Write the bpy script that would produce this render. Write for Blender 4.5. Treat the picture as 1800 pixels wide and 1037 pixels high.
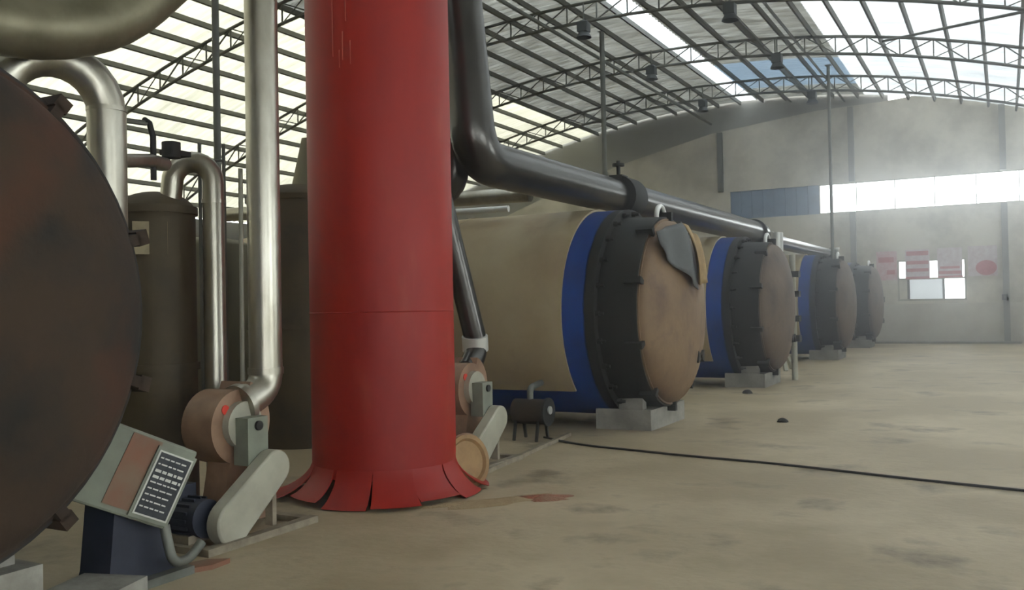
import bpy, math, random
from mathutils import Vector, Matrix
from math import sin, cos, pi, radians as rad
random.seed(7)
for o in list(bpy.data.objects): bpy.data.objects.remove(o)
scn = bpy.context.scene
col = scn.collection

# ------------------------------------------------------------ camera, world, light, exposure
FOC = 1600.0
yaw, pitch, roll = math.atan(865 / FOC), math.atan(21 / FOC), 0.02
fw = Vector((-sin(yaw) * cos(pitch), cos(yaw) * cos(pitch), sin(pitch)))
rt = Vector((cos(yaw), sin(yaw), 0)); up = rt.cross(fw)
r2 = rt * cos(roll) - up * sin(roll); u2 = rt * sin(roll) + up * cos(roll)
cd = bpy.data.cameras.new('camera'); cam = bpy.data.objects.new('camera', cd); col.objects.link(cam)
cd.sensor_width = 36; cd.lens = FOC / 1800 * 36; cd.clip_start = .05; cd.clip_end = 300
M = Matrix((r2, u2, -fw)).transposed().to_4x4(); M.translation = (0, 0, 1.6)
cam.matrix_world = M
scn.camera = cam

SKY = 5.0
w = bpy.data.worlds.new('overcast_sky'); scn.world = w; w.use_nodes = True
bg = w.node_tree.nodes['Background']
bg.inputs[0].default_value = (0.93, 0.97, 1.0, 1); bg.inputs[1].default_value = SKY
HAZE = 0.022
scn.view_settings.view_transform = 'Standard'; scn.view_settings.look = 'None'
scn.view_settings.gamma = 1; scn.view_settings.use_curve_mapping = False
scn.view_settings.exposure = 1.35

# ------------------------------------------------------------ materials
def s2l(c): return tuple(((v / 255) / 12.92 if v <= 10 else ((v / 255 + .055) / 1.055) ** 2.4) for v in c)
MATS = {}
def mat(name, c, rough=.6, metal=0., c2=None, scale=3., lo=.4, hi=.65, bump=0., bscale=30., stretch=None, spec=.5, c3=None, s3=1., lo3=.55, hi3=.7, obj_var=0.):
    """plain or two/three-tone mottled surface"""
    m = bpy.data.materials.new(name); m.use_nodes = True; nt = m.node_tree; N = nt.nodes; L = nt.links
    b = N['Principled BSDF']
    b.inputs['Roughness'].default_value = rough; b.inputs['Metallic'].default_value = metal
    b.inputs['Specular IOR Level'].default_value = spec
    a = (*s2l(c), 1)
    b.inputs['Base Color'].default_value = a
    tc = N.new('ShaderNodeTexCoord'); src = tc.outputs['Object']
    if stretch:
        mp = N.new('ShaderNodeMapping'); mp.inputs['Scale'].default_value = stretch
        L.new(src, mp.inputs[0]); src = mp.outputs[0]
    last = None
    def layer(col_in, c_to, sc, l, h, det=6):
        n = N.new('ShaderNodeTexNoise'); n.inputs['Scale'].default_value = sc; n.inputs['Detail'].default_value = det
        n.inputs['Roughness'].default_value = .62
        L.new(src, n.inputs['Vector'])
        r = N.new('ShaderNodeMapRange'); r.inputs['From Min'].default_value = l; r.inputs['From Max'].default_value = h
        L.new(n.outputs['Fac'], r.inputs['Value'])
        x = N.new('ShaderNodeMix'); x.data_type = 'RGBA'
        L.new(r.outputs[0], x.inputs['Factor'])
        if isinstance(col_in, tuple): x.inputs['A'].default_value = col_in
        else: L.new(col_in, x.inputs['A'])
        x.inputs['B'].default_value = (*s2l(c_to), 1)
        return x.outputs['Result']
    cur = a
    if c2: cur = layer(cur, c2, scale, lo, hi)
    if c3: cur = layer(cur, c3, s3, lo3, hi3)
    if obj_var:
        oi = N.new('ShaderNodeObjectInfo'); hs = N.new('ShaderNodeHueSaturation')
        r = N.new('ShaderNodeMapRange'); r.inputs['To Min'].default_value = 1 - obj_var; r.inputs['To Max'].default_value = 1 + obj_var
        L.new(oi.outputs['Random'], r.inputs['Value']); L.new(r.outputs[0], hs.inputs['Value'])
        if isinstance(cur, tuple): hs.inputs['Color'].default_value = cur
        else: L.new(cur, hs.inputs['Color'])
        cur = hs.outputs[0]
    if not isinstance(cur, tuple): L.new(cur, b.inputs['Base Color'])
    if bump:
        n = N.new('ShaderNodeTexNoise'); n.inputs['Scale'].default_value = bscale; n.inputs['Detail'].default_value = 5
        L.new(src, n.inputs['Vector'])
        bp = N.new('ShaderNodeBump'); bp.inputs['Strength'].default_value = bump; bp.inputs['Distance'].default_value = .02
        L.new(n.outputs['Fac'], bp.inputs['Height']); L.new(bp.outputs[0], b.inputs['Normal'])
    MATS[name] = m
    return m

def sheet_mat(name, c, dirt_or_sheen, amount=.35, refl=.25, var=.12, face=None, sc=1.4, st=(.5, 1.6, .5)):
    """translucent fibreglass roof sheet: daylight from above shows through it"""
    m = bpy.data.materials.new(name); m.use_nodes = True; nt = m.node_tree; N = nt.nodes; L = nt.links
    N.remove(N['Principled BSDF']); out = N['Material Output']
    tc = N.new('ShaderNodeTexCoord'); mp = N.new('ShaderNodeMapping'); mp.inputs['Scale'].default_value = st
    n = N.new('ShaderNodeTexNoise'); n.inputs['Scale'].default_value = sc; n.inputs['Detail'].default_value = 5
    L.new(tc.outputs['Object'], mp.inputs[0]); L.new(mp.outputs[0], n.inputs['Vector'])
    r = N.new('ShaderNodeMapRange'); r.inputs['From Min'].default_value = .35; r.inputs['From Max'].default_value = .75
    r.inputs['To Max'].default_value = amount
    L.new(n.outputs['Fac'], r.inputs['Value'])
    x = N.new('ShaderNodeMix'); x.data_type = 'RGBA'; x.inputs['A'].default_value = (*s2l(c), 1); x.inputs['B'].default_value = (*s2l(dirt_or_sheen), 1)
    L.new(r.outputs[0], x.inputs['Factor'])
    oi = N.new('ShaderNodeObjectInfo'); hs = N.new('ShaderNodeHueSaturation')
    r2_ = N.new('ShaderNodeMapRange'); r2_.inputs['To Min'].default_value = 1 - var; r2_.inputs['To Max'].default_value = 1 + var * .4
    L.new(oi.outputs['Random'], r2_.inputs['Value']); L.new(r2_.outputs[0], hs.inputs['Value']); L.new(x.outputs['Result'], hs.inputs['Color'])
    t = N.new('ShaderNodeBsdfTranslucent'); d = N.new('ShaderNodeBsdfDiffuse'); mx = N.new('ShaderNodeMixShader')
    mx.inputs[0].default_value = refl
    L.new(hs.outputs[0], t.inputs[0])
    if face: d.inputs[0].default_value = (*s2l(face), 1)
    else: L.new(hs.outputs[0], d.inputs[0])
    L.new(t.outputs[0], mx.inputs[1]); L.new(d.outputs[0], mx.inputs[2]); L.new(mx.outputs[0], out.inputs[0])
    MATS[name] = m

def glass_mat(name, tint, refl=.08, frost=0.):
    m = bpy.data.materials.new(name); m.use_nodes = True; nt = m.node_tree; N = nt.nodes; L = nt.links
    N.remove(N['Principled BSDF']); out = N['Material Output']
    t = N.new('ShaderNodeBsdfTransparent'); t.inputs[0].default_value = (*tint, 1)
    g = N.new('ShaderNodeBsdfGlossy'); g.inputs['Roughness'].default_value = .05
    mx = N.new('ShaderNodeMixShader'); mx.inputs[0].default_value = refl
    L.new(t.outputs[0], mx.inputs[1]); L.new(g.outputs[0], mx.inputs[2])
    if frost:
        d = N.new('ShaderNodeBsdfTranslucent'); d.inputs[0].default_value = (*tint, 1)
        m2 = N.new('ShaderNodeMixShader'); m2.inputs[0].default_value = frost
        L.new(mx.outputs[0], m2.inputs[1]); L.new(d.outputs[0], m2.inputs[2]); L.new(m2.outputs[0], out.inputs[0])
    else: L.new(mx.outputs[0], out.inputs[0])
    MATS[name] = m

mat('floor', (152, 138, 110), .6, c2=(182, 168, 140), scale=.55, lo=.42, hi=.62, c3=(116, 104, 82), s3=1.1, lo3=.54, hi3=.68, bump=.25, bscale=14, spec=.3)
mat('brick_cream', (218, 212, 196), .9, c2=(178, 172, 156), scale=.8, bump=.15, bscale=6)
mat('wall_grey', (150, 150, 142), .9, c2=(130, 128, 120), scale=.6)
mat('dado', (202, 198, 184), .9, c2=(186, 180, 166), scale=1.2)
mat('blue_board', (122, 144, 170), .6, c2=(104, 124, 150), scale=2)
mat('steel_dark', (84, 86, 78), .6, .2, c2=(98, 96, 86), scale=4)
mat('steel_grey', (112, 114, 106), .55, .4, c2=(90, 90, 82), scale=5)
sheet_mat('roof_foil', (54, 54, 50), (100, 102, 98), 1., .5, .15, (205, 205, 198), 2.6, (.5, 2.2, .5))  # foil given dim translucence for brightness; pale noise stands in for shiny ripples
sheet_mat('sheet_clear', (146, 145, 130), (108, 107, 94), .6, .25, .12, (200, 196, 180))
sheet_mat('sheet_white', (142, 145, 145), (102, 107, 110), .7, .25, .12, (200, 204, 204))
sheet_mat('sheet_ridge', (190, 196, 200), (150, 160, 168), .5, .25, .1, (220, 220, 220))
sheet_mat('sheet_blue', (70, 82, 92), (58, 70, 80), .5, .3, .05, (180, 190, 196))
glass_mat('glass', (.95, .97, .97)); glass_mat('glass_dirty', (.3, .31, .31), .06, .25)
mat('red_paint', (150, 36, 24), .5, c2=(128, 26, 18), scale=1.2, stretch=(1, 1, .25), c3=(148, 62, 46), s3=3.4, lo3=.58, hi3=.76, bump=.06, bscale=5, spec=.3)
mat('paint_run', (178, 92, 74), .4)
mat('red_seam', (112, 20, 14), .5)
mat('galvanised', (186, 182, 168), .34, .9, c2=(150, 144, 128), scale=3, stretch=(1, 1, .4), bump=.08, bscale=7)
mat('insulated', (88, 86, 82), .26, .8, c2=(62, 59, 55), scale=2.5, bump=.12, bscale=8)
mat('galvanised_dull', (134, 128, 106), .5, .8, c2=(104, 98, 78), scale=3, bump=.1, bscale=7)
mat('insulated_end', (206, 206, 200), .35, .5)
mat('black_iron', (27, 28, 25), .7, .1, c2=(36, 33, 28), scale=4)
mat('blue_paint', (16, 62, 136), .5, c2=(14, 48, 106), scale=1.6, bump=.05)
mat('cladding', (168, 154, 122), .6, .1, c2=(144, 124, 92), scale=.9, lo=.42, hi=.7, c3=(128, 84, 44), s3=.7, lo3=.60, hi3=.78, bump=.15, bscale=3)
mat('door_tan', (126, 102, 74), .65, .05, c2=(92, 70, 50), scale=1.4, c3=(84, 62, 48), s3=2.6, lo3=.55, hi3=.72, bump=.25, bscale=9)
mat('door_dark', (104, 88, 72), .7, .05, c2=(74, 62, 52), scale=1.4, c3=(60, 48, 40), s3=2.6, lo3=.55, hi3=.72, bump=.25, bscale=9)
mat('rust_dark', (52, 37, 22), .9, .0, c2=(26, 21, 14), scale=1.9, lo=.42, hi=.6, c3=(66, 38, 20), s3=1.3, lo3=.52, hi3=.66, bump=.5, bscale=8)
mat('tank_brown', (86, 74, 52), .7, .1, c2=(64, 54, 38), scale=1.5, c3=(48, 40, 30), s3=2.2, bump=.2, bscale=6)
mat('tank_olive', (128, 122, 96), .6, .2, c2=(104, 98, 76), scale=1.6, stretch=(1, 1, .3))
mat('plaque', (150, 138, 108), .7, c2=(120, 108, 82), scale=9)
mat('concrete', (150, 148, 138), .9, c2=(118, 114, 104), scale=4, bump=.3, bscale=20)
mat('fan_tan', (146, 116, 92), .5, .05, c2=(116, 88, 68), scale=4)
mat('guard_pale', (164, 162, 144), .5, c2=(142, 138, 122), scale=3)
mat('frame_pale', (144, 134, 114), .7, c2=(100, 90, 74), scale=7)
mat('navy', (34, 38, 50), .5, .1, c2=(46, 50, 62), scale=6)
mat('box_grey', (124, 128, 112), .6, c2=(102, 104, 90), scale=3)
mat('box_rust', (116, 94, 74), .7, c2=(120, 78, 56), scale=7)
mat('plate_black', (30, 33, 38), .5); mat('print_white', (190, 190, 180), .6); mat('sticker_red', (196, 52, 36), .5)
mat('tarp', (84, 86, 84), .7, c2=(70, 71, 68), scale=3)
mat('tarp_yellow', (156, 132, 88), .7, c2=(120, 96, 62), scale=6)
mat('wood_tan', (150, 120, 80), .75, c2=(124, 96, 62), scale=7)
mat('sand', (158, 140, 106), .95, c2=(146, 124, 88), scale=6, bump=.5, bscale=40)
mat('red_dust', (142, 84, 62), .95, c2=(136, 108, 84), scale=6, bump=.5, bscale=40)
mat('rubber', (34, 32, 30), .6)
mat('poster_white', (216, 206, 206), .7, c2=(196, 176, 178), scale=5); mat('poster_pink', (204, 158, 160), .7, c2=(214, 190, 190), scale=6)
mat('poster_red', (178, 76, 84), .7, c2=(192, 110, 114), scale=7)
mat('lamp_body', (52, 56, 54), .5, .3)

# ------------------------------------------------------------ mesh builder
class MB:
    def __init__(s, off=(0, 0, 0)): s.v = []; s.f = []; s.off = Vector(off)
    def add(s, vs, fs):
        n = len(s.v); s.v += [Vector(v) - s.off for v in vs]; s.f += [tuple(i + n for i in f) for f in fs]; return s
    def box(s, x0, x1, y0, y1, z0, z1, m=None):
        vs = [Vector((x, y, z)) for x in (x0, x1) for y in (y0, y1) for z in (z0, z1)]
        if m is not None: vs = [m @ v for v in vs]
        return s.add(vs, [(0, 1, 3, 2), (4, 6, 7, 5), (0, 4, 5, 1), (2, 3, 7, 6), (0, 2, 6, 4), (1, 5, 7, 3)])
    def bar(s, a, b, wd, ht):
        a, b = Vector(a), Vector(b); d = (b - a).normalized()
        e = d.cross(Vector((0, 0, 1))) if abs(d.z) < .95 else Vector((1, 0, 0))
        e.normalize(); g = e.cross(d)
        vs = [p + e * i * wd / 2 + g * j * ht / 2 for p in (a, b) for i, j in ((-1, -1), (1, -1), (1, 1), (-1, 1))]
        return s.add(vs, [(3, 2, 1, 0), (4, 5, 6, 7), (0, 1, 5, 4), (1, 2, 6, 5), (2, 3, 7, 6), (3, 0, 4, 7)])
    def tube(s, pts, r, n=16, cap=True):
        pts = [Vector(p) for p in pts]; rs = r if isinstance(r, (list, tuple)) else [r] * len(pts)
        ref = None; rings = []; vs = []
        for i, p in enumerate(pts):
            d = (pts[min(i + 1, len(pts) - 1)] - pts[max(i - 1, 0)]).normalized()
            if ref is None: ref = d.orthogonal().normalized()
            ref = (ref - d * ref.dot(d)).normalized(); b = d.cross(ref)
            vs += [p + (ref * cos(2 * pi * k / n) + b * sin(2 * pi * k / n)) * rs[i] for k in range(n)]
        fs = []
        for i in range(len(pts) - 1):
            for k in range(n): fs.append((i * n + k, i * n + (k + 1) % n, (i + 1) * n + (k + 1) % n, (i + 1) * n + k))
        if cap: fs += [tuple(range(n - 1, -1, -1)), tuple((len(pts) - 1) * n + k for k in range(n))]
        return s.add(vs, fs)
    def lathe(s, prof, axis='z', c=(0, 0, 0), n=48, a0=0., a1=2 * pi):
        """prof: list of (radius, height along axis); open ends where radius > 0 are left open"""
        full = abs(a1 - a0 - 2 * pi) < 1e-6; m = n if full else n + 1; vs = []
        for r, h in prof:
            for k in range(m):
                a = a0 + (a1 - a0) * k / n; p, q = r * cos(a), r * sin(a)
                vs.append(Vector(c) + (Vector((p, q, h)) if axis == 'z' else Vector((h, p, q)) if axis == 'x' else Vector((q, h, p))))
        fs = []
        for i in range(len(prof) - 1):
            for k in range(n): fs.append((i * m + k, i * m + (k + 1) % m, (i + 1) * m + (k + 1) % m, (i + 1) * m + k))
        return s.add(vs, fs)
    def prism(s, poly, h0, h1, plane='yz'):
        n = len(poly)
        def P(a, b, h): return (h, a, b) if plane == 'yz' else (a, h, b) if plane == 'xz' else (a, b, h)
        vs = [P(a, b, h0) for a, b in poly] + [P(a, b, h1) for a, b in poly]
        return s.add(vs, [tuple(range(n - 1, -1, -1)), tuple(range(n, 2 * n))] + [(k, (k + 1) % n, n + (k + 1) % n, n + k) for k in range(n)])
    def mesh(s, name, smooth=False):
        me = bpy.data.meshes.new(name); me.from_pydata([tuple(v) for v in s.v], [], s.f)
        import bmesh
        bm = bmesh.new(); bm.from_mesh(me); bmesh.ops.remove_doubles(bm, verts=bm.verts, dist=1e-5)
        bmesh.ops.recalc_face_normals(bm, faces=bm.faces); bm.to_mesh(me); bm.free()
        if smooth:
            for p in me.polygons: p.use_smooth = True
            try: me.set_sharp_from_angle(angle=rad(38))
            except Exception: pass
        return me
    def build(s, name, m, parent=None, smooth=False):
        me = s.mesh(name, smooth); me.materials.append(MATS[m]); return link(name, me, parent)
def link(name, me, parent=None, loc=(0, 0, 0), rot=(0, 0, 0), scale=None):
    o = bpy.data.objects.new(name, me); col.objects.link(o); o.parent = parent; o.location = loc; o.rotation_euler = rot
    if scale: o.scale = scale
    return o
def tag(o, label, cat, group=None, kind=None):
    if label: o['label'] = label
    if cat: o['category'] = cat
    if group: o['group'] = group
    if kind: o['kind'] = kind
    return o
def thing(name, loc, label, cat, group=None, rz=0.):
    o = bpy.data.objects.new(name, None); col.objects.link(o); o.location = loc; o.rotation_euler.z = rz; o.empty_display_size = .2
    return tag(o, label, cat, group)
def copy_tree(o, parent=None):
    c = o.copy(); col.objects.link(c); c.parent = parent
    for ch in list(o.children): copy_tree(ch, c)
    return c
def struct(o): o['kind'] = 'structure'; return o
def arc_pts(c, u, v, r, a0, a1, n=8):
    c, u, v = Vector(c), Vector(u).normalized(), Vector(v).normalized()
    return [c + (u * cos(a0 + (a1 - a0) * k / n) + v * sin(a0 + (a1 - a0) * k / n)) * r for k in range(n + 1)]
def fillet(pts, r, n=7):
    """round the corners of a polyline"""
    pts = [Vector(p) for p in pts]; out = [pts[0]]
    for i in range(1, len(pts) - 1):
        p = pts[i]; a = (pts[i - 1] - p); b = (pts[i + 1] - p); t = min(r, a.length * .48, b.length * .48)
        A = p + a.normalized() * t; B = p + b.normalized() * t
        for k in range(n + 1):
            q = k / n; out.append(A * (1 - q) ** 2 + p * 2 * q * (1 - q) + B * q * q)
    out.append(pts[-1]); return out

# ------------------------------------------------------------ the hall
AX, AZ, RR = -9.0, 9.55, 33.65          # arched roof: ridge position, ridge height, radius
XL, XR, YB, YF = -25.8, 7.8, -8.0, 36.0
def roof_z(x, drop=0.): return AZ - RR + math.sqrt((RR - drop) ** 2 - (x - AX) ** 2)
EAVE = roof_z(XL)

struct(MB().box(XL - .3, XR + .3, YB - .3, YF + .3, -.3, 0).build('floor', 'floor'))

# far wall with its openings, built from pieces around them
wf = bpy.data.objects.new('wall_far', None); col.objects.link(wf); struct(wf)
W0, W1 = YF, YF + .24
def gable_top(x):
    pts = [(-26, 3.4), (-18, 6.3), (-14.15, 7.5), (-10.2, 8.4), (-6.0, 8.85), (-3.5, 8.9), (-1.5, 9.2), (0, 9.0), (8, 6.0)]
    for (a, za), (b, zb) in zip(pts, pts[1:]):
        if a <= x <= b: return min(za + (zb - za) * (x - a) / (b - a), roof_z(x) + .05)
    return 5
def wall_strip(x0, x1, z0, z1fn, m, name, n=8):
    poly = [(x0, z0), (x1, z0)] + [(x1 + (x0 - x1) * k / n, z1fn(x1 + (x0 - x1) * k / n)) for k in range(n + 1)]
    MB().prism(poly, W0, W1, 'xz').build(name, m, wf)
WS = (-6.1, 7.2, 4.9, 6.0)                  # strip window
LW = (-3.42, -1.16, 1.53, 3.02)             # low window
wall_strip(XL, -9.5, 0, gable_top, 'brick_cream', 'wall_panel', 24)
wall_strip(-9.5, -6.1, 0, lambda x: 4.9, 'brick_cream', 'wall_panel', 1)
wall_strip(-9.5, -6.1, 6.0, gable_top, 'brick_cream', 'wall_panel', 8)
wall_strip(-6.1, XR, 6.0 - 0, lambda x: max(gable_top(x), 6.001), 'brick_cream', 'wall_panel', 20)
wall_strip(-6.1, LW[0], 0, lambda x: 4.9, 'brick_cream', 'wall_panel', 1)
wall_strip(LW[1], XR, 0, lambda x: 4.9, 'brick_cream', 'wall_panel', 1)
wall_strip(LW[0], LW[1], 0, lambda x: LW[2], 'brick_cream', 'wall_panel', 1)
wall_strip(LW[0], LW[1], LW[3], lambda x: 4.9, 'brick_cream', 'wall_panel', 1)
# grey sheeting filling the gable between the masonry and the arched roof
n = 30; pl = [(XL + (-3.6 - XL) * k / n) for k in range(n + 1)]
poly = [(x, gable_top(x) - .05) for x in pl] + [(x, roof_z(x) + .05) for x in reversed(pl)]
MB().prism(poly, W0 + .05, W1 - .05, 'xz').build('gable_sheet', 'wall_grey', wf)
MB().box(-6.1, XR, W0 - .03, W0, 0, 1.42).build('dado', 'dado', wf)
MB().box(-4.6, .5, W0 - .5, W0 - .03, 0, .07).build('step', 'concrete', wf)
for x in (-14.8, -9.85, -4.9, .07, 5.0):
    for z0, z1 in ((0, 4.88), (6.02, gable_top(x) - .05)):  # shafts stop at the strip window, standing in for glare hiding them
        MB().box(x - .1, x + .1, W0 - .16, W0, z0, z1).build('pilaster', 'steel_grey' if x < -8 else 'wall_grey', wf)

def window(name, x0, x1, z0, z1, mull, panes, fr=.05, rails=()):
    o = bpy.data.objects.new(name, None); col.objects.link(o); o.location = (x0, W0, z0); struct(o)
    off = o.location; b = MB(off)
    b.box(x0, x1, W0 + .02, W0 + .12, z0, z0 + fr); b.box(x0, x1, W0 + .02, W0 + .12, z1 - fr, z1)
    b.box(x0, x0 + fr, W0 + .02, W0 + .12, z0 + fr, z1 - fr); b.box(x1 - fr, x1, W0 + .02, W0 + .12, z0 + fr, z1 - fr)
    b.build('window_frame', 'guard_pale', o)
    xs = [x0 + fr] + list(mull) + [x1 - fr]
    for m in mull: MB(off).box(m - fr / 2, m + fr / 2, W0 + .03, W0 + .11, z0 + fr, z1 - fr).build('mullion', 'steel_grey' if fr > .05 else 'guard_pale', o)
    for i in range(len(xs) - 1):
        MB(off).box(xs[i] + .01, xs[i + 1] - .01, W0 + .065, W0 + .071, z0 + fr, z1 - fr).build('pane', panes[i % len(panes)], o)
    return o
window('window_1', WS[0], WS[1], WS[2], WS[3], [-6.1 + 1.33 * k for k in range(1, 10)], ['glass'], .03)
w2 = bpy.data.objects.new('window_2', None); col.objects.link(w2); w2.location = (LW[0], W0, LW[2]); struct(w2); off = w2.location
q = MB(off); fy0, fy1 = W0 + .02, W0 + .12
for z in (LW[2], 2.3, LW[3] - .06): q.box(LW[0], LW[1], fy0, fy1, z, z + .06)
for x in (LW[0], LW[1] - .06): q.box(x, x + .06, fy0, fy1, LW[2] + .06, LW[3] - .06)
q.build('window_frame', 'guard_pale', w2)
for x, za, zb in ((-3.06, 1.59, 2.3), (-1.9, 1.59, 2.3), (-2.6, 2.36, 2.96), (-1.9, 2.36, 2.96)): MB(off).box(x - .04, x + .04, fy0 + .01, fy1 - .01, za, zb).build('mullion', 'steel_grey', w2)
MB(off).box(-3.36, -3.1, W0 + .04, W0 + .1, 1.59, 2.3).build('blanking_board', 'brick_cream', w2)
for xa, xb, za, zb, m in ((-3.02, -1.94, 1.59, 2.3, 'glass_dirty'), (-1.86, -1.22, 1.59, 2.3, 'glass'), (-3.36, -2.64, 2.36, 2.96, 'glass'), (-2.56, -1.94, 2.36, 2.96, 'glass'), (-1.86, -1.22, 2.36, 2.96, 'glass')):
    MB(off).box(xa, xb, W0 + .065, W0 + .071, za, zb).build('pane', m, w2)
wb = bpy.data.objects.new('window_3', None); col.objects.link(wb); wb.location = (-9.5, W0, 4.9); struct(wb)
for k in range(8):
    x = -9.5 + 3.4 * k / 8; MB(wb.location).box(x + .006, x + 3.4 / 8 - .006, W0 + .04, W0 + .09 - .02 * (k % 2), 4.9, 6.0).build('board', 'blue_board', wb)

MB(wb.location).box(-9.5, -6.1, W0 + .1, W0 + .13, 4.9, 6.0).build('backing_board', 'blue_board', wb)
# side walls and the wall behind the camera; the right wall has added windows for daylight
def plain_wall(name, bx, m='wall_grey'): return struct(MB().box(*bx).build(name, m))
plain_wall('wall_left', (XL - .24, XL, YB, YF + .24, 0, EAVE - .02))
wb2 = MB(); n = 24
pl = [XL + (XR - XL) * k / n for k in range(n + 1)]
GX0, GX1, GZ = 3.4, 6.8, 3.6               # unseen gateway added behind the camera to let daylight in
wbk = bpy.data.objects.new('wall_back', None); col.objects.link(wbk); struct(wbk)
def rng(a, b, m=10): return [a + (b - a) * k / m for k in range(m + 1)]
for a, b, z in ((XL, GX0, 0), (GX0, GX1, GZ), (GX1, XR, 0)):
    MB().prism([(a, z), (b, z)] + [(x, roof_z(x) - .02) for x in reversed(rng(a, b))], YB - .24, YB, 'xz').build('wall_panel', 'wall_grey', wbk)
wr = bpy.data.objects.new('wall_right', None); col.objects.link(wr); struct(wr)
bays = [(-6, 0), (2, 8), (11, 15)]; Z0, Z1 = 1.1, 3.9
MB().box(XR, XR + .24, YB, YF + .24, 0, Z0).build('wall_panel', 'wall_grey', wr)
MB().box(XR, XR + .24, YB, YF + .24, Z1, EAVE - .02).build('wall_panel', 'wall_grey', wr)
ys = [YB] + [v for b in bays for v in b] + [YF + .24]
for i in range(0, len(ys), 2): MB().box(XR, XR + .24, ys[i], ys[i + 1], Z0, Z1).build('wall_panel', 'wall_grey', wr)
for i, (a, b) in enumerate(bays):  # unseen windows added to bring daylight in from the right
    o = bpy.data.objects.new('window_%d' % (i + 4), None); col.objects.link(o); o.location = (XR, a, Z0); struct(o); off = o.location
    q = MB(off); q.box(XR + .05, XR + .15, a, b, Z0, Z0 + .06); q.box(XR + .05, XR + .15, a, b, Z1 - .06, Z1)
    q.box(XR + .05, XR + .15, a, a + .06, Z0, Z1); q.box(XR + .05, XR + .15, b - .06, b, Z0, Z1); q.build('window_frame', 'steel_grey', o)
    for k in range(4):
        y = a + (b - a) * k / 4
        if k: MB(off).box(XR + .06, XR + .14, y - .03, y + .03, Z0, Z1).build('mullion', 'steel_grey', o)
        MB(off).box(XR + .095, XR + .101, y + .04, y + (b - a) / 4 - .04, Z0 + .06, Z1 - .06).build('pane', 'glass', o)

# roof: corrugated sheets laid between the purlins, each one an object
ceil = bpy.data.objects.new('ceiling', None); col.objects.link(ceil); struct(ceil)
zones = [(-25.8, -22.2, 'sheet_clear'), (-22.2, -18.7, 'sheet_clear'), (-18.7, -15.2, 'sheet_clear'), (-15.2, -12.1, 'roof_foil'), (-12.1, -9.15, 'roof_foil'),
         (-9.15, -8.4, 'sheet_ridge'), (-8.4, -6.4, 'roof_foil'), (-6.4, -4.4, 'roof_foil'), (-4.4, -1.2, 'sheet_white'), (-1.2, 2., 'sheet_white'), (2., 5., 'sheet_white'), (5., 7.8, 'sheet_white')]
def sheet_mesh(x0, x1, m):
    ny, nx = 32, 4; vs = []; fs = []
    prof = [0, 0, 1, 1]
    for i in range(nx + 1):
        x = x0 + (x1 - x0) * i / nx
        for j in range(ny + 1):
            vs.append((x, 2. * j / ny, roof_z(x) + .045 * prof[j % 4] ))
    for i in range(nx):
        for j in range(ny): fs.append((i * (ny + 1) + j, i * (ny + 1) + j + 1, (i + 1) * (ny + 1) + j + 1, (i + 1) * (ny + 1) + j))
    me = bpy.data.meshes.new('roof_sheet'); me.from_pydata(vs, [], fs); me.materials.append(MATS[m]); return me
SM = {}
for (x0, x1, m) in zones:
    for r in range(22):
        y = YB + 2 * r; mm = m
        if -9.2 < x0 < -5 and 30 <= y <= 33 and m != 'sheet_ridge': mm = 'sheet_blue'
        if m == 'sheet_white' and y < 9: mm = 'roof_foil'  # near right sheets, out of view, made dim to darken the foreground
        key = (x0, mm)
        if key not in SM: SM[key] = sheet_mesh(x0, x1, mm)
        link('roof_sheet', SM[key], ceil, (0, y, 0))
pm = MB().box(-.03, .03, YB, YF, -.14, 0).mesh('purlin'); pm.materials.append(MATS['steel_dark'])
k = -19
while True:
    a = .88 * k / RR; x = AX + RR * sin(a)
    if x > XR: break
    if x > XL: link('purlin', pm, ceil, (x, 0, roof_z(x) - .005), (0, a, 0))
    k += 1

# arched lattice trusses across the hall
TY = [0.7, 5.9, 11.1, 16.3, 21.5, 26.8, 32.0]
tl = ['arched steel roof truss over the nearest bay', 'arched steel roof truss second from the camera', 'arched steel roof truss third from the camera',
      'arched steel lattice roof truss fourth from the camera', 'arched lattice roof truss third from the far wall', 'arched lattice roof truss second from the far wall', 'arched lattice roof truss closest to the far wall']
def truss_meshes():
    A, B, Wb = MB(), MB(), MB(); n = 40; tops = []; bots = []
    for i in range(n + 1):
        x = XL + .15 + (XR - XL - .3) * i / n
        tops.append(Vector((x, 0, roof_z(x, .16)))); bots.append(Vector((x, 0, roof_z(x, .64))))
    A.tube(tops, .042, 8); B.tube(bots, .042, 8)
    for i in range(n):
        Wb.bar(tops[i] if i % 2 else bots[i], bots[i + 1] if i % 2 else tops[i + 1], .03, .03)
        Wb.bar(tops[i], bots[i], .03, .03)
        if i % 2: Wb.bar(bots[i], tops[i + 1], .02, .02)
    out = []
    for q, nm in ((A, 'top_chord'), (B, 'bottom_chord'), (Wb, 'web_bracing')):
        me = q.mesh(nm); me.materials.append(MATS['steel_dark']); out.append((nm, me))
    return out
TM = truss_meshes()
for y, l in zip(TY, tl):
    t = thing('roof_truss', (0, y, 0), l, 'roof truss', 'arched roof trusses')
    for nm, me in TM:
        c = link(nm, me, t)
        if nm == 'web_bracing': c['kind'] = 'stuff'

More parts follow.
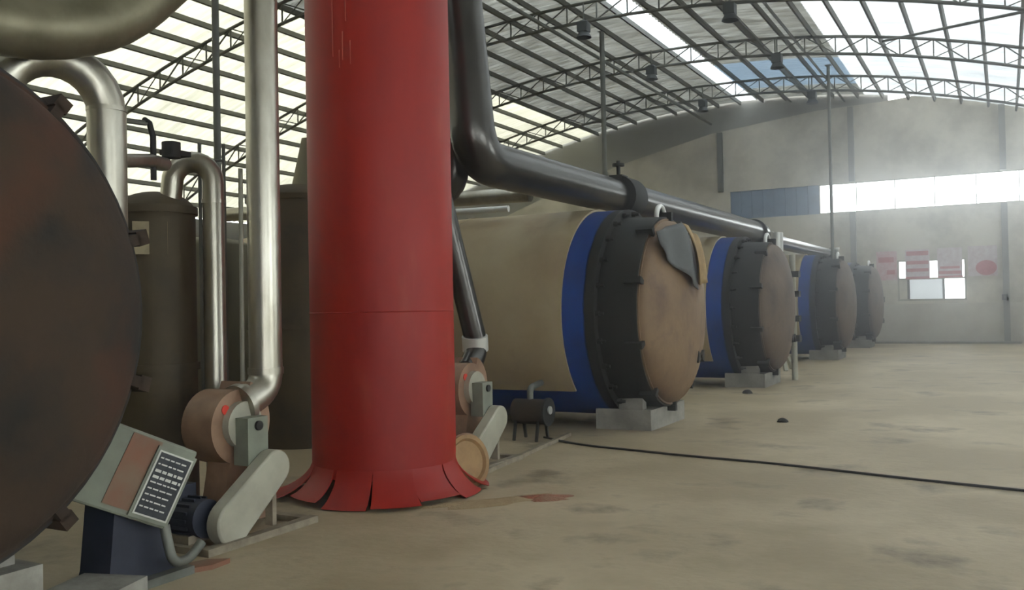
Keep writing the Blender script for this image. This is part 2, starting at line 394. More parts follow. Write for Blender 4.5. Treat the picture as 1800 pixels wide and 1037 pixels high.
# long tubes running down the hall under the roof, and the sloping brace on the right
for x, dz, r, l in ((-10.2, .75, .05, 'long pale conduit tube under the roof left of the ridge skylight'), (-7.05, .2, .035, 'thin pale tube under the roof right of the ridge skylight'),
                    (-5.1, .25, .04, 'thin pale tube under the roof beside the white sheets'), (-6.1, .22, .035, 'thin pale tube under the roof between the two lamp rows')):
    tag(MB((x, 0, 0)).tube([(x, YB + .1, roof_z(x) - dz), (x, YF - .05, roof_z(x) - dz)], r, 10).build('roof_conduit', 'steel_grey', None, True), l, 'conduit').location = (x, 0, 0)
tag(MB((-2.75, 26.7, 8.6)).tube([(-2.75, 26.7, roof_z(-2.75, .3)), (.56, 21.5, roof_z(.56, .66))], .035, 8).build('brace_rod', 'steel_dark'), 'straight steel brace rod slanting between two trusses under the white roof sheets', 'brace').location = (-2.75, 26.7, 8.6)

# lamps in two rows under the trusses
def make_lamp():
    t = thing('high_bay_lamp', (0, 0, 0), '', 'lamp', 'hanging lamps under the roof')
    MB().tube([(0, 0, .12), (0, 0, .62)], .02, 8).build('rod', 'steel_dark', t)
    MB().box(-.13, .13, -.13, .13, -.12, .12).build('housing', 'lamp_body', t)
    MB().lathe([(.0, .16), (.1, .16), (.13, .12)], 'z', n=16).build('cap', 'lamp_body', t, True)
    MB().lathe([(.12, -.12), (.2, -.26), (.19, -.26), (.11, -.12)], 'z', n=20).build('reflector', 'lamp_body', t, True)
    return t
lamp0 = make_lamp(); first = True
ordn = ['nearest', 'second', 'third', 'farthest']
for x, side in ((-9.15, 'by the ridge skylight'), (-5.45, 'beside the white roof sheets')):
    for i, y in enumerate((16.2, 21.0, 26.0, 31.3)):
        c = lamp0 if first else copy_tree(lamp0); first = False
        c.location = (x, y, roof_z(x) - .95)
        c['label'] = '%s dark hanging lamp in the row %s' % (ordn[i], side)

# slim posts standing among the machines
for x, y, r, l in ((-9.9, 24.0, .07, 'slim grey steel post rising behind the nearest blue reactor'), (-4.78, 30.4, .05, 'slim steel post between the two farthest reactors'),
                   (-9.75, 9.35, .05, 'slim steel post rising between the silver pipes')):
    t = thing('roof_post', (x, y, 0), l, 'post')
    MB().tube([(0, 0, .02), (0, 0, roof_z(x) - .17)], r, 12).build('shaft', 'steel_grey', t, True)
    MB().box(-.14, .14, -.14, .14, 0, .02).build('base_plate', 'steel_dark', t)
    MB().box(-.1, .1, -.1, .1, roof_z(x) - .17, roof_z(x) - .155).build('head_plate', 'steel_dark', t)

# ------------------------------------------------------------ reactors
ZC = 1.5
def make_reactor(door_mat, label, full=True):
    t = thing('reactor', (0, 0, 0), label, 'reactor', 'horizontal reactors in a row')
    c = (0, 0, ZC)
    MB().lathe([(0, -6.6), (1.38, -6.6), (1.38, -.03), (1.3, -.03)], 'x', c, 64).build('shell', 'blue_paint', t, True)
    # sheet-metal cladding wrapped over the shell, open along the bottom
    a0, a1 = -rad(45), pi + rad(45)
    cl = MB().lathe([(1.385, -6.5), (1.41, -6.5), (1.41, -.33), (1.385, -.33)], 'x', c, 56, a0, a1).build('cladding', 'cladding', t, True)
    for x in (-4.4, -2.3): MB().lathe([(1.41, x - .03), (1.418, x - .03), (1.418, x + .03), (1.41, x + .03)], 'x', c, 56, a0, a1).build('seam_strip', 'cladding', cl, True)
    MB().lathe([(1.2, -.05), (1.38, -.05), (1.38, .1), (1.25, .1), (1.25, -.02)], 'x', c, 64).build('flange', 'black_iron', t, True)
    MB().lathe([(1.27, .08), (1.25, .6), (1.15, .6)], 'x', c, 64).build('neck', 'black_iron', t, True)
    d = MB(); prof = [(1.14, .58), (1.225, .58), (1.225, .62)]
    for k in range(13):
        a = pi / 2 * k / 12; prof.append((1.2 * cos(a), .62 + .3 * sin(a)))
    door = d.lathe(prof, 'x', c, 64).build('door', door_mat, t, True)
    bm = MB().lathe([(0, 0), (.035, 0), (.035, .05), (.022, .05), (.022, .1), (0, .1)], 'x', n=6).mesh('bolt'); bm.materials.append(MATS['black_iron'])
    for k in range(24):
        a = 2 * pi * k / 24; link('bolt', bm, t, (.1, 1.315 * cos(a), ZC + 1.315 * sin(a)))
    # clamps around the door rim
    cm = MB().box(-.1, .12, -.04, .04, 0, .07).box(.06, .12, -.03, .03, -.08, .02).mesh('clamp'); cm.materials.append(MATS[door_mat if door_mat == 'rust_dark' else 'black_iron'])
    for k in range(10):
        a = 2 * pi * (k + .5) / 10
        o = link('clamp', cm, t, (.54, 1.24 * cos(a), ZC + 1.24 * sin(a))); o.rotation_euler = (a - pi / 2, 0, 0)
    # ring lug on top
    MB().tube(arc_pts((.5, 0, ZC + 1.24), (0, 1, 0), (0, 0, 1), .16, 0, pi, 12), .035, 10).build('lifting_lug', 'insulated_end', t, True)
    # wing handle on the lower face
    if full:
      hd = MB(); px, py, pz = .8, .46, ZC - .62
      for s in (-1, 1): hd.prism([(py, pz - .025), (py + s * .13, pz - .08), (py + s * .13, pz + .08), (py, pz + .025)], px - .0, px + .08, 'yz')
      hd.tube([(px - .1, py, pz), (px + .1, py, pz)], .035, 10); hd.build('wing_handle', 'black_iron', door)
    # concrete plinth and saddles
    dz = ZC - 1.5
    MB().box(-.2, .55, -.68, .68, 0, .26 + dz).build('plinth', 'concrete', t)
    for s in (-1, 1): MB().box(.1, .42, s * .55 - .07, s * .55 + .07, .26 + dz, .42 + dz).build('plinth_bracket', 'concrete', t)
    for x in (-2.2, -4.6): MB().prism([(-1., 0), (1., 0), (1., .42 + dz), (.55, .24 + dz), (0, .14 + dz), (-.55, .24 + dz), (-1., .42 + dz)], x - .2, x + .2, 'yz').build('saddle', 'black_iron', t)
    return t
RX = -4.5
rl = ['nearest full blue and tan reactor, tarpaulin hanging over its brown dished door', 'second blue reactor behind the one with the tarpaulin',
      'third blue reactor down the row, beyond the white jointed pipe end', 'farthest blue reactor, with a short capped vent on top, by the posters']
r_a = make_reactor('door_tan', rl[0]); reactors = [r_a] + [copy_tree(r_a) for _ in range(3)]
for o, y, l in zip(reactors, (11.6, 17.8, 26.3, 32.8), rl): o.location = (RX, y, 0); o['label'] = l
ZC = 1.62
r_0 = make_reactor('rust_dark', 'huge dark rusty reactor door filling the left edge', False); r_0.location = (-4.75, 2.17, 0); ZC = 1.5
for o in reactors[1:]:
    for ch in o.children:
        if ch.name.startswith('door'): ch.material_slots[0].link = 'OBJECT'; ch.material_slots[0].material = MATS['door_dark']
hp = MB().tube([(.72, 1.22, .0), (.72, 1.22, 2.55)], .06, 12).build('hinge_post', 'guard_pale', reactors[1], True)
for z in (.85, 1.25, 1.75, 2.15): MB().box(.6, .86, 1.08, 1.3, z - .06, z + .06).build('hinge_block', 'black_iron', hp)
MB().tube([(-.6, 0, 2.85), (-.6, 0, 3.35)], .12, 14).build('vent_pipe', 'steel_grey', reactors[3], True)
MB().tube([(-.6, 0, 3.35), (-.6, 0, 3.42)], .17, 14).build('vent_cap', 'insulated_end', reactors[3], True)

# tarpaulin hanging over the top of the nearest door
tp = thing('tarpaulin', (-3.95, 12.0, 2.2), 'dark grey tarpaulin flap hanging over the top of the nearest brown door', 'tarpaulin')
def drape(poly, mname, nm, dx):
    """sheet following the dome, with folds"""
    off = tp.location; vs = []; nu, nv = 14, 12
    for i in range(nu + 1):
        for j in range(nv + 1):
            u, v = i / nu, j / nv
            y = (poly[0][0] * (1 - u) + poly[1][0] * u) * (1 - v) + (poly[3][0] * (1 - u) + poly[2][0] * u) * v
            z = (poly[0][1] * (1 - u) + poly[1][1] * u) * (1 - v) + (poly[3][1] * (1 - u) + poly[2][1] * u) * v
            rr = min(1.19, math.hypot(y - 11.6, z - ZC)); x = RX + .62 + .3 * math.sqrt(max(0, 1 - (rr / 1.2) ** 2)) + dx + .035 * sin(u * 9 + v * 3)
            vs.append((x, y, z))
    fs = [(i * (nv + 1) + j, i * (nv + 1) + j + 1, (i + 1) * (nv + 1) + j + 1, (i + 1) * (nv + 1) + j) for i in range(nu) for j in range(nv)]
    o = MB(off).add(vs, fs).build(nm, mname, tp, True); sm = o.modifiers.new('thick', 'SOLIDIFY'); sm.thickness = .015
drape([(10.72, 2.5), (11.6, 2.68), (11.66, 1.78), (10.78, 2.14)], 'tarp', 'flap', .09)
drape([(11.58, 2.66), (12.1, 2.5), (12.12, 1.9), (11.66, 1.84)], 'tarp_yellow', 'hem', .1)

# ------------------------------------------------------------ pipes over the reactors
def pipe(name, pts, r, m, label, cat='pipe', joints=(), jm=None, fr=0., n=24, group=None):
    pts = [Vector(p) for p in pts]; base = min(pts, key=lambda p: p.z).copy()
    t = thing(name, base, label, cat, group)
    MB(base).tube(fillet(pts, fr) if fr else pts, r, n).build('pipe_run', m, t, True)
    for p, d, rr, ln in joints:
        p = Vector(p); d = Vector(d).normalized()
        MB(base).tube([p - d * ln / 2, p + d * ln / 2], rr, n).build('pipe_joint', jm or m, t, True)
    return t
pipe('header_pipe', [(-5.33, 8.55, 6.3), (-5.02, 8.5, 3.2), (-4.98, 21.4, 3.2)], .25, 'insulated', 'thick dark insulated pipe running over the reactors from a rising elbow', 'pipe',
     [((-4.98, 12.75, 3.2), (0, 1, 0), .31, .5), ((-4.98, 20.9, 3.2), (0, 1, 0), .29, .12)], 'black_iron', .42)
pipe('header_pipe', [(-4.98, 22.0, 3.1), (-4.98, 31.0, 3.1)], .17, 'insulated', 'thinner far pipe continuing over the third reactor', 'pipe', [((-4.98, 22.3, 3.1), (0, 1, 0), .22, .2)], 'insulated_end')
t = pipe('drop_pipe', [(-4.62, 21.55, 3.12), (-4.62, 21.55, 2.55), (-4.62, 21.7, .4)], .09, 'guard_pale', 'pale drop pipe with white joint beside the second reactor door', 'pipe', [((-4.62, 21.55, 2.95), (0, .05, 1), .14, .5)], 'insulated_end', .2)
for dy in (-.15, .2): MB((-4.62, 21.7, .4)).bar((-4.55, 21.7 + dy, .4), (-4.45, 21.7 + dy * 2, 0), .08, .08).build('leg', 'guard_pale', t)
pipe('riser_pipe', [(-5.75, 8.9, 6.2), (-5.5, 8.9, 2.92), (-6.7, 8.95, 2.93)], .17, 'insulated', 'darker slanting pipe behind the rising elbow beside the red stack', 'pipe', (), None, .4)
pipe('cross_pipe', [(-10.5, 9.9, 3.06), (-5.3, 10.35, 3.04)], .1, 'galvanised', 'grey pipe lying across above the tan cladding', 'pipe')
pipe('cross_pipe', [(-9.4, 10.6, 2.95), (-6.0, 11.05, 2.96)], .045, 'insulated_end', 'thin white tube standing in for the bright line above the tan cladding', 'pipe')  # white tube standing in for the bright gap above the cladding
# pipe clamp stand on the thick pipe
t = thing('pipe_hanger', (-4.98, 12.6, 3.45), 'small dark valve stem on top of the thick dark pipe collar', 'valve')
MB().tube([(0, 0, 0), (0, 0, .28)], .03, 10).build('stem', 'black_iron', t, True); MB().tube([(0, 0, .2), (0, 0, .24)], .09, 12).build('hand_wheel', 'black_iron', t, True); MB().box(-.1, .1, -.12, .12, -.0, .06).build('saddle', 'black_iron', t)

# ------------------------------------------------------------ red stack
SX, SY, SR = -4.85, 6.55, .63
st = thing('red_stack', (SX, SY, 0), 'thick glossy red steel stack with a splayed cut skirt on the floor', 'chimney')
MB().lathe([(SR, .2), (SR, 10.4), (SR - .012, 10.4), (SR - .012, .2)], 'z', n=72).build('shell', 'red_paint', st, True)
for z in (1.58, 4.7): MB().lathe([(SR - .002, z - .008), (SR + .004, z), (SR - .002, z + .008)], 'z', n=72).build('weld_seam', 'red_paint', st, True)
def face_ang(px):                           # angle on the stack for a sideways offset as seen from the aisle
    return math.atan2(-SY, -SX) + px
for da, z0, z1 in ((-.42, 3.98, 4.2), (-.36, 3.62, 3.82), (-.47, 3.66, 3.9), (-.52, 3.6, 3.75), (-.62, 3.7, 4.4), (-.40, 4.35, 4.6)):
    a = face_ang(da); MB().lathe([(SR - .001, z0), (SR + .003, z0 + .01), (SR + .003, z1 - .01), (SR - .001, z1)], 'z', n=3, a0=a - .008, a1=a + .008).build('paint_run', 'paint_run', st, True)
npet = 12
for k in range(npet):
    a = 2 * pi * k / npet + .2 + random.uniform(-.03, .03); q = MB(); vs = []; rows = 6; wd = 2 * pi / npet * .985; jit = random.uniform(-.07, .09); cut = random.uniform(.03, .16)
    for side in (0, -.012):
        for i in range(rows + 1):
            u = i / rows; r = SR + .002 + (.27 + jit) * u ** 1.5 + side; z = .27 * (1 - u) ** 1.3 + .012 + side * .3 + .02 * (k % 3) * u
            for j in range(5):
                aa = a + (j / 4 - .5) * wd * (1 - cut * u ** .8); vs.append((r * cos(aa), r * sin(aa), z))
    nn = 5; S = (rows + 1) * nn; fs = []
    for i in range(rows):
        for j in range(4):
            f = (i * nn + j, i * nn + j + 1, (i + 1) * nn + j + 1, (i + 1) * nn + j); fs += [f, tuple(x + S for x in reversed(f))]
    rim = [j for j in range(nn)] + [i * nn + 4 for i in range(1, rows + 1)] + [rows * nn + j for j in (3, 2, 1, 0)] + [i * nn for i in range(rows - 1, 0, -1)]
    for i in range(len(rim)): fs.append((rim[i], rim[(i + 1) % len(rim)], rim[(i + 1) % len(rim)] + S, rim[i] + S))
    q.add(vs, fs).build('skirt_petal', 'red_paint', st, True)
# round tan lid leaning on the stack
ld = thing('round_lid', (-4.22, 6.93, 0), 'round tan lid leaning against the foot of the red stack', 'lid'); ld.rotation_euler = (0, rad(-12), rad(-18))
MB().lathe([(0, .0), (.22, .0), (.235, .02), (.235, .06), (.2, .06), (.18, .035), (0, .035)], 'x', (0, 0, .235), 32).build('disc', 'wood_tan', ld, True)
MB().lathe([(.225, .02), (.25, .02), (.25, .045), (.225, .045)], 'x', (0, 0, .235), 32).build('rim', 'box_rust', ld, True)

# ------------------------------------------------------------ fan units
def stadium(y0, z0, y1, z1, ra, rb, n=12):
    a = math.atan2(z1 - z0, y1 - y0); p = []
    for k in range(n + 1):
        t = a - pi / 2 + pi * k / n; p.append((y1 + rb * cos(t), z1 + rb * sin(t)))
    for k in range(n + 1):
        t = a + pi / 2 + pi * k / n; p.append((y0 + ra * cos(t), z0 + ra * sin(t)))
    return p
def make_fan(label):
    t = thing('fan_unit', (0, 0, 0), label, 'fan', 'belt driven fan units')
    f = MB()
    for x in (-.55, .1): f.box(x - .04, x + .04, -.33, .75, 0, .05)
    for y in (-.29, .1, .71): f.box(-.55, .1, y - .04, y + .04, 0, .045)
    f.build('base_frame', 'frame_pale', t)
    MB().prism([(.1, .05), (.62, .05), (.52, .52), (.2, .52)], -.42, -.2, 'yz').build('pedestal', 'fan_tan', t)
    sc = MB(); pts = []; 
    for k in range(37):
        a = 2 * pi * k / 36; r = .25 + .075 * k / 36; pts.append((.3 + r * cos(a + 1.2), .78 + r * sin(a + 1.2)))
    hs = sc.prism(pts, -.5, -.2, 'yz').build('scroll_housing', 'fan_tan', t, True)
    MB().tube([(-.2, .3, .78), (-.14, .3, .78)], .17, 24).build('inlet_ring', 'guard_pale', hs, True)
    MB().tube([(-.199, .16, .9), (-.192, .16, .9)], .035, 16).build('sticker', 'sticker_red', hs)
    MB().tube([(-.3, .3, .78), (.0, .3, .78)], .035, 12).build('shaft', 'black_iron', t, True)
    MB().box(-.16, -.02, .2, .4, .5, .84).build('bearing_block', 'box_grey', t)
    g = MB().prism(stadium(-.05, .16, .37, .47, .155, .13), -.02, .1, 'yz').build('belt_guard', 'guard_pale', t, True)
    b = g.modifiers.new('round', 'BEVEL'); b.width = .015; b.segments = 2; b.limit_method = 'ANGLE'
    MB().box(-.02, .05, .36, .4, .05, .55).build('guard_strut', 'frame_pale', t)
    mo = MB().tube([(-.55, -.15, .2), (-.06, -.15, .2)], .13, 24).build('motor', 'navy', t, True)
    for k in range(16):
        a = 2 * pi * k / 16; c_, s_ = cos(a), sin(a)
        MB().bar((-.5, -.15 + .135 * c_, .2 + .135 * s_), (-.12, -.15 + .135 * c_, .2 + .135 * s_), .012, .02).build('cooling_fin', 'navy', mo)
    MB().box(-.4, -.24, -.22, -.08, .32, .42).build('terminal_box', 'navy', mo)
    MB().box(-.5, -.1, -.28, -.02, .045, .1).build('motor_foot', 'frame_pale', t)
    return t
fan1 = make_fan('belt driven fan with long pale slanted guard left of the red stack'); fan1.location = (-4.75, 4.62, 0)
fan2 = copy_tree(fan1); fan2.location = (-4.62, 7.72, 0); fan2['label'] = 'belt driven fan half hidden behind the right side of the red stack'
# long pale angle iron on the floor beside the far fan
tag(MB((-4.5, 7.45, 0)).bar((-4.42, 7.45, .02), (-4.75, 10.2, .02), .05, .04).build('angle_iron', 'frame_pale'), 'long thin pale iron bar on the floor right of the red stack', 'iron bar').location = (-4.5, 7.45, 0)

# silver ducts down to the fans
pipe('silver_duct', [(-5.0, 5.27, 8.3), (-5.0, 5.25, 1.02), (-5.0, 5.0, .92)], .125, 'galvanised', 'tall straight silver duct left of the red stack, down to the fan', 'duct',
     [((-5.0, 5.25, 1.15), (0, 0, 1), .135, .05), ((-5.0, 4.98, .915), (0, 1, .3), .16, .05)], 'galvanised', .22, 28)
pipe('silver_duct', [(-5.2, 7.85, 3.3), (-4.98, 8.42, 1.15), (-4.95, 8.15, .95)], .12, 'insulated', 'slanting dark duct emerging right of the red stack down to the fan', 'duct',
     [((-4.99, 8.38, 1.22), (-.1, .25, -1), .14, .16)], 'insulated_end', .2, 24)
# goosenecks
ap = arc_pts((-5.76, 5.254, 2.66), (.88, .475, 0), (0, 0, 1), .165, 0, pi, 12)
pipe('gooseneck_pipe', [(-5.615, 5.332, 0)] + ap + [ap[-1] + Vector((-.02, -.01, -.2))], .085, 'galvanised', 'small silver gooseneck pipe curving down in front of the brown tank', 'pipe', [((-5.615, 5.332, 2.5), (0, 0, 1), .092, .03)], None)
ap = arc_pts((-5.4, 3.78, 2.95), (.35, .94, 0), (0, 0, 1), .33, 0, pi, 12)
pipe('gooseneck_pipe', [(ap[0].x, ap[0].y, 1.4)] + ap + [ap[-1] + Vector((0, 0, -.7))], .125, 'galvanised', 'thick silver gooseneck pipe curving over the rusty reactor top', 'pipe', [((ap[0].x, ap[0].y, 2.98), (0, 0, 1), .13, .03)], None)
pipe('vapour_duct', [(-5.6, 1.6, 3.24), (-5.05, 3.85, 3.37), (-5.0, 5.2, 4.75)], .19, 'galvanised_dull', 'very thick silver elbow duct crossing the top left corner', 'duct', [((-5.2, 3.236, 3.335), (.24, 1, .06), .198, .05)], None, .5, 32)
pipe('thin_pipe', [(-5.35, 5.35, 0), (-5.35, 5.37, 2.75)], .018, 'guard_pale', 'thin pale pipe beside the tall straight silver duct', 'pipe')
pipe('thin_pipe', [(-6.2, 6.0, 0), (-6.2, 6.0, 2.5)], .022, 'steel_grey', 'thin grey pipe between the gooseneck and the tall duct', 'pipe')

# tanks behind
def tank(name, loc, r, h, m, label, dome=.3, band=True):
    t = thing(name, loc, label, 'tank')
    prof = [(0, .0), (r, .0), (r, h - dome)]
    for k in range(1, 9): a = pi / 2 * k / 8; prof.append((r * cos(a), h - dome + dome * sin(a)))
    MB().lathe(prof, 'z', n=48).build('body', m, t, True)
    if band:
        for z in (h * .45, h - dome): MB().lathe([(r, z - .03), (r + .02, z - .03), (r + .02, z + .03), (r, z + .03)], 'z', n=48).build('band', m, t, True)
    return t
ta = tank('tank', (-6.1, 5.17, 0), .31, 2.6, 'tank_brown', 'slim dark brown upright tank under the small gooseneck pipe', .16)
v = Vector((.8, -.6, 0)).normalized() * .312
m4 = Matrix.Translation((v.x - .06, v.y - .03, 2.2)) @ Matrix.Rotation(math.atan2(v.y, v.x), 4, 'Z')
MB().box(0, .02, -.13, .13, -.13, .13, m4).build('plaque', 'plaque', ta)
tank('tank', (-9.3, 8.7, 0), .55, 2.6, 'tank_olive', 'pale olive upright tank glimpsed between the silver pipes', .12, False)
tc_ = tank('tank', (-7.6, 8.6, 0), .62, 3.15, 'tank_brown', 'brown upright tank between the tall duct and the red stack', .2)
MB().lathe([(.2, 3.08), (.17, 3.2), (.06, 3.7), (.0, 3.7)], 'z', (.18, -.05, 0), 20).build('hood', 'tank_olive', tc_, True)
tank('tank', (-11.0, 7.6, 0), 1.3, 2.3, 'tank_brown', 'wide brown upright tank far behind the gooseneck pipes', .3)
# ladder on the olive tank
la = thing('ladder', (-8.6, 8.15, 0), 'narrow steel ladder standing by the olive tank', 'ladder')
for s in (-1, 1): MB().tube([(s * .1, s * .1, 0), (s * .1, s * .1, 3.7)], .022, 8).build('rail', 'steel_dark', la)
for k in range(13): MB().tube([(-.1, -.1, .25 + .27 * k), (.1, .1, .25 + .27 * k)], .016, 8).build('rung', 'steel_dark', la)
# lever valve
lv = thing('lever_valve', (-5.5, 4.75, 2.72), 'dark lever valve with upright handle above the small gooseneck', 'valve')
o = lv.location
MB(o).tube([(-5.38, 4.2, 2.66), (-5.55, 4.66, 2.74), (-5.6, 4.85, 2.74)], .05, 14).build('inlet_pipe', 'galvanised', lv, True)
MB(o).tube([(-5.56, 4.7, 2.6), (-5.56, 4.7, 2.92), (-5.55, 4.66, 3.02), (-5.53, 4.6, 3.03)], .022, 10).build('lever', 'black_iron', lv, True)
MB(o).tube([(-5.62, 4.92, 2.8), (-5.62, 4.92, 2.92)], .07, 14).box(-5.68, -5.56, 4.86, 5.06, 2.82, 2.86).build('bonnet', 'black_iron', lv, True)
MB(o).tube([(-5.5, 4.25, 2.98), (-5.54, 4.62, 3.01)], .02, 8).build('tie_rod', 'steel_grey', lv, True)

# tilted control box beside the near fan
cb = thing('control_box', (-4.62, 3.66, 0), 'tilted grey control box with a black printed plate, in front of the fan', 'control box')
R4 = Matrix.Translation((0, 0, .68)) @ Matrix.Rotation(rad(-24), 4, 'Z') @ Matrix.Rotation(rad(-26), 4, 'X')
body = MB().box(-.2, .2, -.3, .3, -.24, .24, R4).build('body', 'box_grey', cb)
bv = body.modifiers.new('round', 'BEVEL'); bv.width = .015; bv.segments = 2
MB().box(.2, .206, -.1, .08, -.2, .22, R4).build('rust_panel', 'box_rust', cb)
dr = MB().box(.2, .225, .06, .3, -.22, .2, R4).build('cover', 'box_grey', cb)
pl_ = MB().box(.226, .230, .075, .285, -.2, .18, R4).build('plate', 'print_white', cb)
MB().box(.231, .233, .085, .275, -.19, .17, R4).build('plate_face', 'plate_black', pl_)
lm = MB()
random.seed(3)
for k in range(9):
    z = .14 - k * .036; y = .095
    while y < .262:
        wv = random.uniform(.012, .04); 
        if y + wv > .268: break
        lm.box(.2335, .2345, y, y + wv, z - .004 - (.008 if k in (2, 3) else 0), z + .004, R4); y += wv + .008
lm.build('plate_lines', 'print_white', pl_)
MB().box(-.24, .24, -.34, -.30, -.28, .0, R4).build('side_cover', 'box_grey', cb)
MB().prism([(-.24, 0), (.3, 0), (.26, .12), (.2, .34), (-.16, .5), (-.2, .12)], -.14, .12, 'yz').build('stand', 'navy', cb)
MB().box(-.2, .2, -.3, .34, 0, .05).build('stand_foot', 'steel_grey', cb)
MB().tube(fillet([(.22, .1, .35), (.26, .12, .12), (.2, .3, .1), (.2, .4, .18)], .1), .03, 10).build('conduit', 'steel_grey', cb, True)
# pale block at the lower left and offcuts
kb = MB().box(-.2, .2, -.16, .16, 0, .13).build('concrete_block', 'concrete'); kb.location = (-4.42, 3.32, 0); kb.rotation_euler.z = .3
tag(kb, 'pale concrete block on the floor below the rusty reactor door', 'block')
of = MB().prism([(-.18, -.06), (.1, -.09), (.24, -.02), (.12, .07), (-.1, .06)], 0, .03, 'xy').build('wood_offcut', 'box_rust'); of.location = (-4.5, 4.05, 0); of.rotation_euler.z = 1.2
tag(of, 'flat brown offcut on the floor before the near fan', 'offcut')

# small burner under the nearest reactor
bu = thing('burner', (-4.95, 9.75, 0), 'small dark brown burner on legs under the nearest reactor cladding', 'burner')
MB().tube([(-.3, 0, .34), (.12, 0, .34)], .15, 20).build('drum', 'rust_dark', bu, True)
MB().tube([(.12, 0, .34), (.15, 0, .34)], .17, 20).build('face_ring', 'black_iron', bu, True)
MB().tube([(.15, 0, .36), (.17, 0, .36)], .05, 14).build('peep_glass', 'insulated_end', bu, True)
for x in (-.25, .05):
    for y in (-.12, .12): MB().bar((x, y * 1.3, 0), (x, y * .8, .25), .03, .03).build('leg', 'black_iron', bu)
MB().tube(fillet([(-.1, .0, .48), (-.1, 0, .62), (-.1, .3, .66)], .08), .04, 10).build('gas_pipe', 'steel_grey', bu, True)

# ------------------------------------------------------------ floor items
def mound(name, m, loc, rx, ry, h, rz, label, cat):
    vs = [(0, 0, h)]; n, rings = 28, 5; fs = []
    ph = [random.uniform(0, 6.28) for _ in range(4)]
    for i in range(1, rings + 1):
        u = i / rings
        for k in range(n):
            a = 2 * pi * k / n; w_ = 1 + .22 * sin(3 * a + ph[0]) + .14 * sin(5 * a + ph[1]) + .08 * sin(9 * a + ph[2])
            vs.append((rx * u * w_ * cos(a), ry * u * w_ * sin(a), h * (1 - u) ** 1.3 + .002 * (i < rings)))
    for k in range(n): fs.append((0, 1 + k, 1 + (k + 1) % n))
    for i in range(rings - 1):
        for k in range(n): fs.append((1 + i * n + k, 1 + (i + 1) * n + k, 1 + (i + 1) * n + (k + 1) % n, 1 + i * n + (k + 1) % n))
    o = MB().add(vs, fs).build(name, m, None, True); o.location = (*loc, .001); o.rotation_euler.z = rz
    return tag(o, label, cat, None, None)
mound('red_powder_spill', 'red_dust', (-3.42, 6.82), .24, .13, .03, .4, 'small heap of reddish dust on the floor right of the stack', 'spill')
mound('sand_streak', 'sand', (-3.82, 6.45), .62, .16, .018, .8, 'pale streak of sand on the floor before the red stack', 'spill')
cp = [(-4.95, 9.9), (-4.3, 9.5), (-3.55, 9.35), (-2.9, 9.2), (-2.2, 9.12), (-1.5, 8.95), (-.8, 8.75), (.1, 8.55), (1.2, 8.35), (2.6, 8.2)]
cv = [Vector((x, y, .014)) for x, y in cp]
def smooth(p, it=2):
    for _ in range(it):
        q = [p[0]]
        for a, b in zip(p, p[1:]): q += [a * .75 + b * .25, a * .25 + b * .75]
        p = q + [p[-1]]
    return p
tag(MB(cv[0]).tube(smooth(cv), .012, 8).build('floor_cable', 'rubber', None, True), 'long thin black cable trailing across the concrete floor', 'cable').location = cv[0]
def lump(loc, s, label, m='black_iron'):
    vs = []; n = 10
    for i in range(5):
        for k in range(n):
            a = 2 * pi * k / n; u = i / 4; r = s * (cos(u * 1.45)) * random.uniform(.8, 1.15); vs.append((r * cos(a), r * sin(a), s * .8 * sin(u * 1.5)))
    fs = [(i * n + k, i * n + (k + 1) % n, (i + 1) * n + (k + 1) % n, (i + 1) * n + k) for i in range(4) for k in range(n)] + [tuple(4 * n + k for k in range(n)), tuple(range(n - 1, -1, -1))]
    o = MB().add(vs, fs).build('stone', m); o.location = (*loc, 0); tag(o, label, 'stone')
lump((-2.63, 12.35), .07, 'small dark stone alone on the open floor right of the nearest reactor')
lump((-4.0, 16.0), .09, 'small dark stone on the floor between the two nearest reactors')

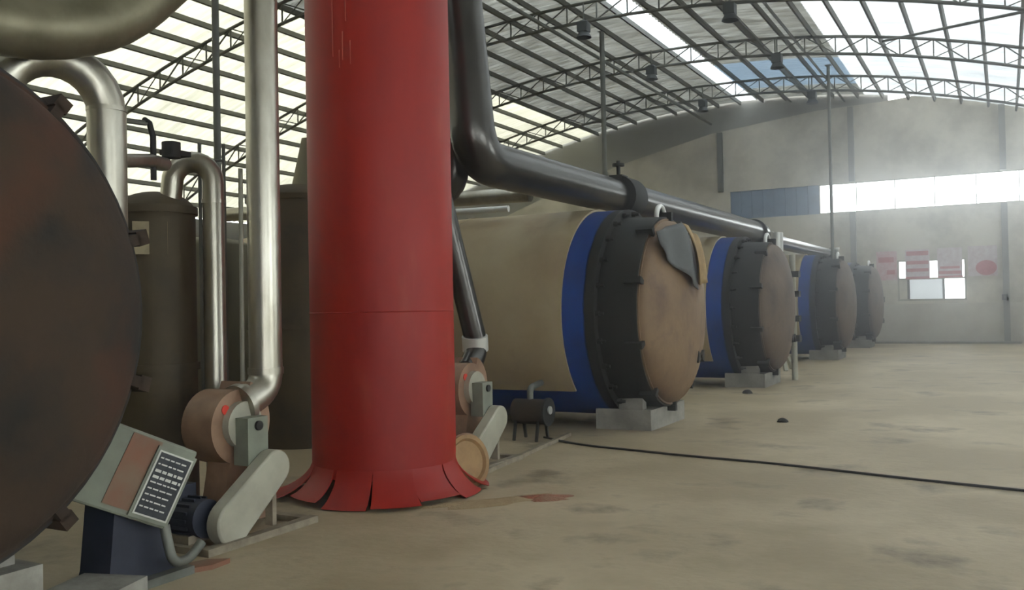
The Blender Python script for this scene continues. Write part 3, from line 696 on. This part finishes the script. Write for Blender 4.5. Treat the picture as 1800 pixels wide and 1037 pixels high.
# ------------------------------------------------------------ posters on the far wall
pz = [(-4.12, -3.42, 'poster_pink', 'leftmost pink and white wall poster beside the low window'), (-3.14, -2.33, 'poster_white', 'second wall poster from the left, with red bands'),
      (-2.08, -1.28, 'poster_white', 'third wall poster, pale with red lines at its foot'), (-1.1, -.18, 'poster_white', 'rightmost wall poster with a large red patch')]
for i, (x0, x1, m, l) in enumerate(pz):
    z0, z1 = 2.3 + .02 * i, 3.36 + .02 * i; t = thing('wall_poster', ((x0 + x1) / 2, W0 - .02, z0), l, 'poster', 'posters on the far wall'); off = t.location
    MB(off).box(x0, x1, W0 - .05, W0 - .035, z0, z1).build('sheet', m, t)
    h = z1 - z0; wd = x1 - x0
    def patch(a, b, c, d, mm='poster_red'): MB(off).box(x0 + wd * a, x0 + wd * b, W0 - .054, W0 - .0505, z0 + h * c, z0 + h * d).build('print', mm, t)
    if i == 0: patch(.1, .85, .62, .8, 'poster_red'); patch(.5, .9, .2, .35, 'poster_red')
    if i == 1: patch(.05, .95, .8, .95); patch(.05, .95, .5, .62); patch(.05, .95, .25, .36); patch(.0, 1, 0, .08)
    if i == 2: patch(.1, .9, .3, .38); patch(.05, .95, .12, .22); patch(0, 1, 0, .06)
    if i == 3:
        q = MB(off); q.prism([(x0 + wd * (.62 + .36 * cos(a)), z0 + h * (.27 + .25 * sin(a))) for a in [2 * pi * k / 20 for k in range(20)]], W0 - .054, W0 - .0505, 'xz'); q.build('print', 'poster_red', t)
for x, l in ((-3.95, 'small dark switch box on the far wall left of the low window'), (.02, 'small dark switch box on the far wall right of the posters')):
    t = thing('switch_box', (x, W0 - .03 if x < -1 else W0 - .2, 1.6), l, 'switch box')
    MB().box(-.09, .09, -.06, 0, -.1, .1).build('case', 'black_iron', t); MB().box(-.03, .03, -.075, -.06, -.05, .05).build('switch', 'steel_grey', t)

# ------------------------------------------------------------ haze volume in the hall, also standing in for camera glare at the window
if HAZE:
    hz = MB().box(XL + .1, XR - .02, YB + .05, YF - .06, .02, 8.6)
    m = bpy.data.materials.new('haze_glare'); m.use_nodes = True; N = m.node_tree.nodes; N.remove(N['Principled BSDF'])
    vs_ = N.new('ShaderNodeVolumeScatter'); vs_.inputs['Density'].default_value = HAZE; vs_.inputs['Color'].default_value = (.95, .97, 1, 1); vs_.inputs['Anisotropy'].default_value = .8
    m.node_tree.links.new(vs_.outputs[0], N['Material Output'].inputs['Volume']); MATS['haze_glare'] = m
    o = hz.build('haze', 'haze_glare'); tag(o, 'thin haze in the hall air, standing in for window glare', 'haze', None, 'stuff')
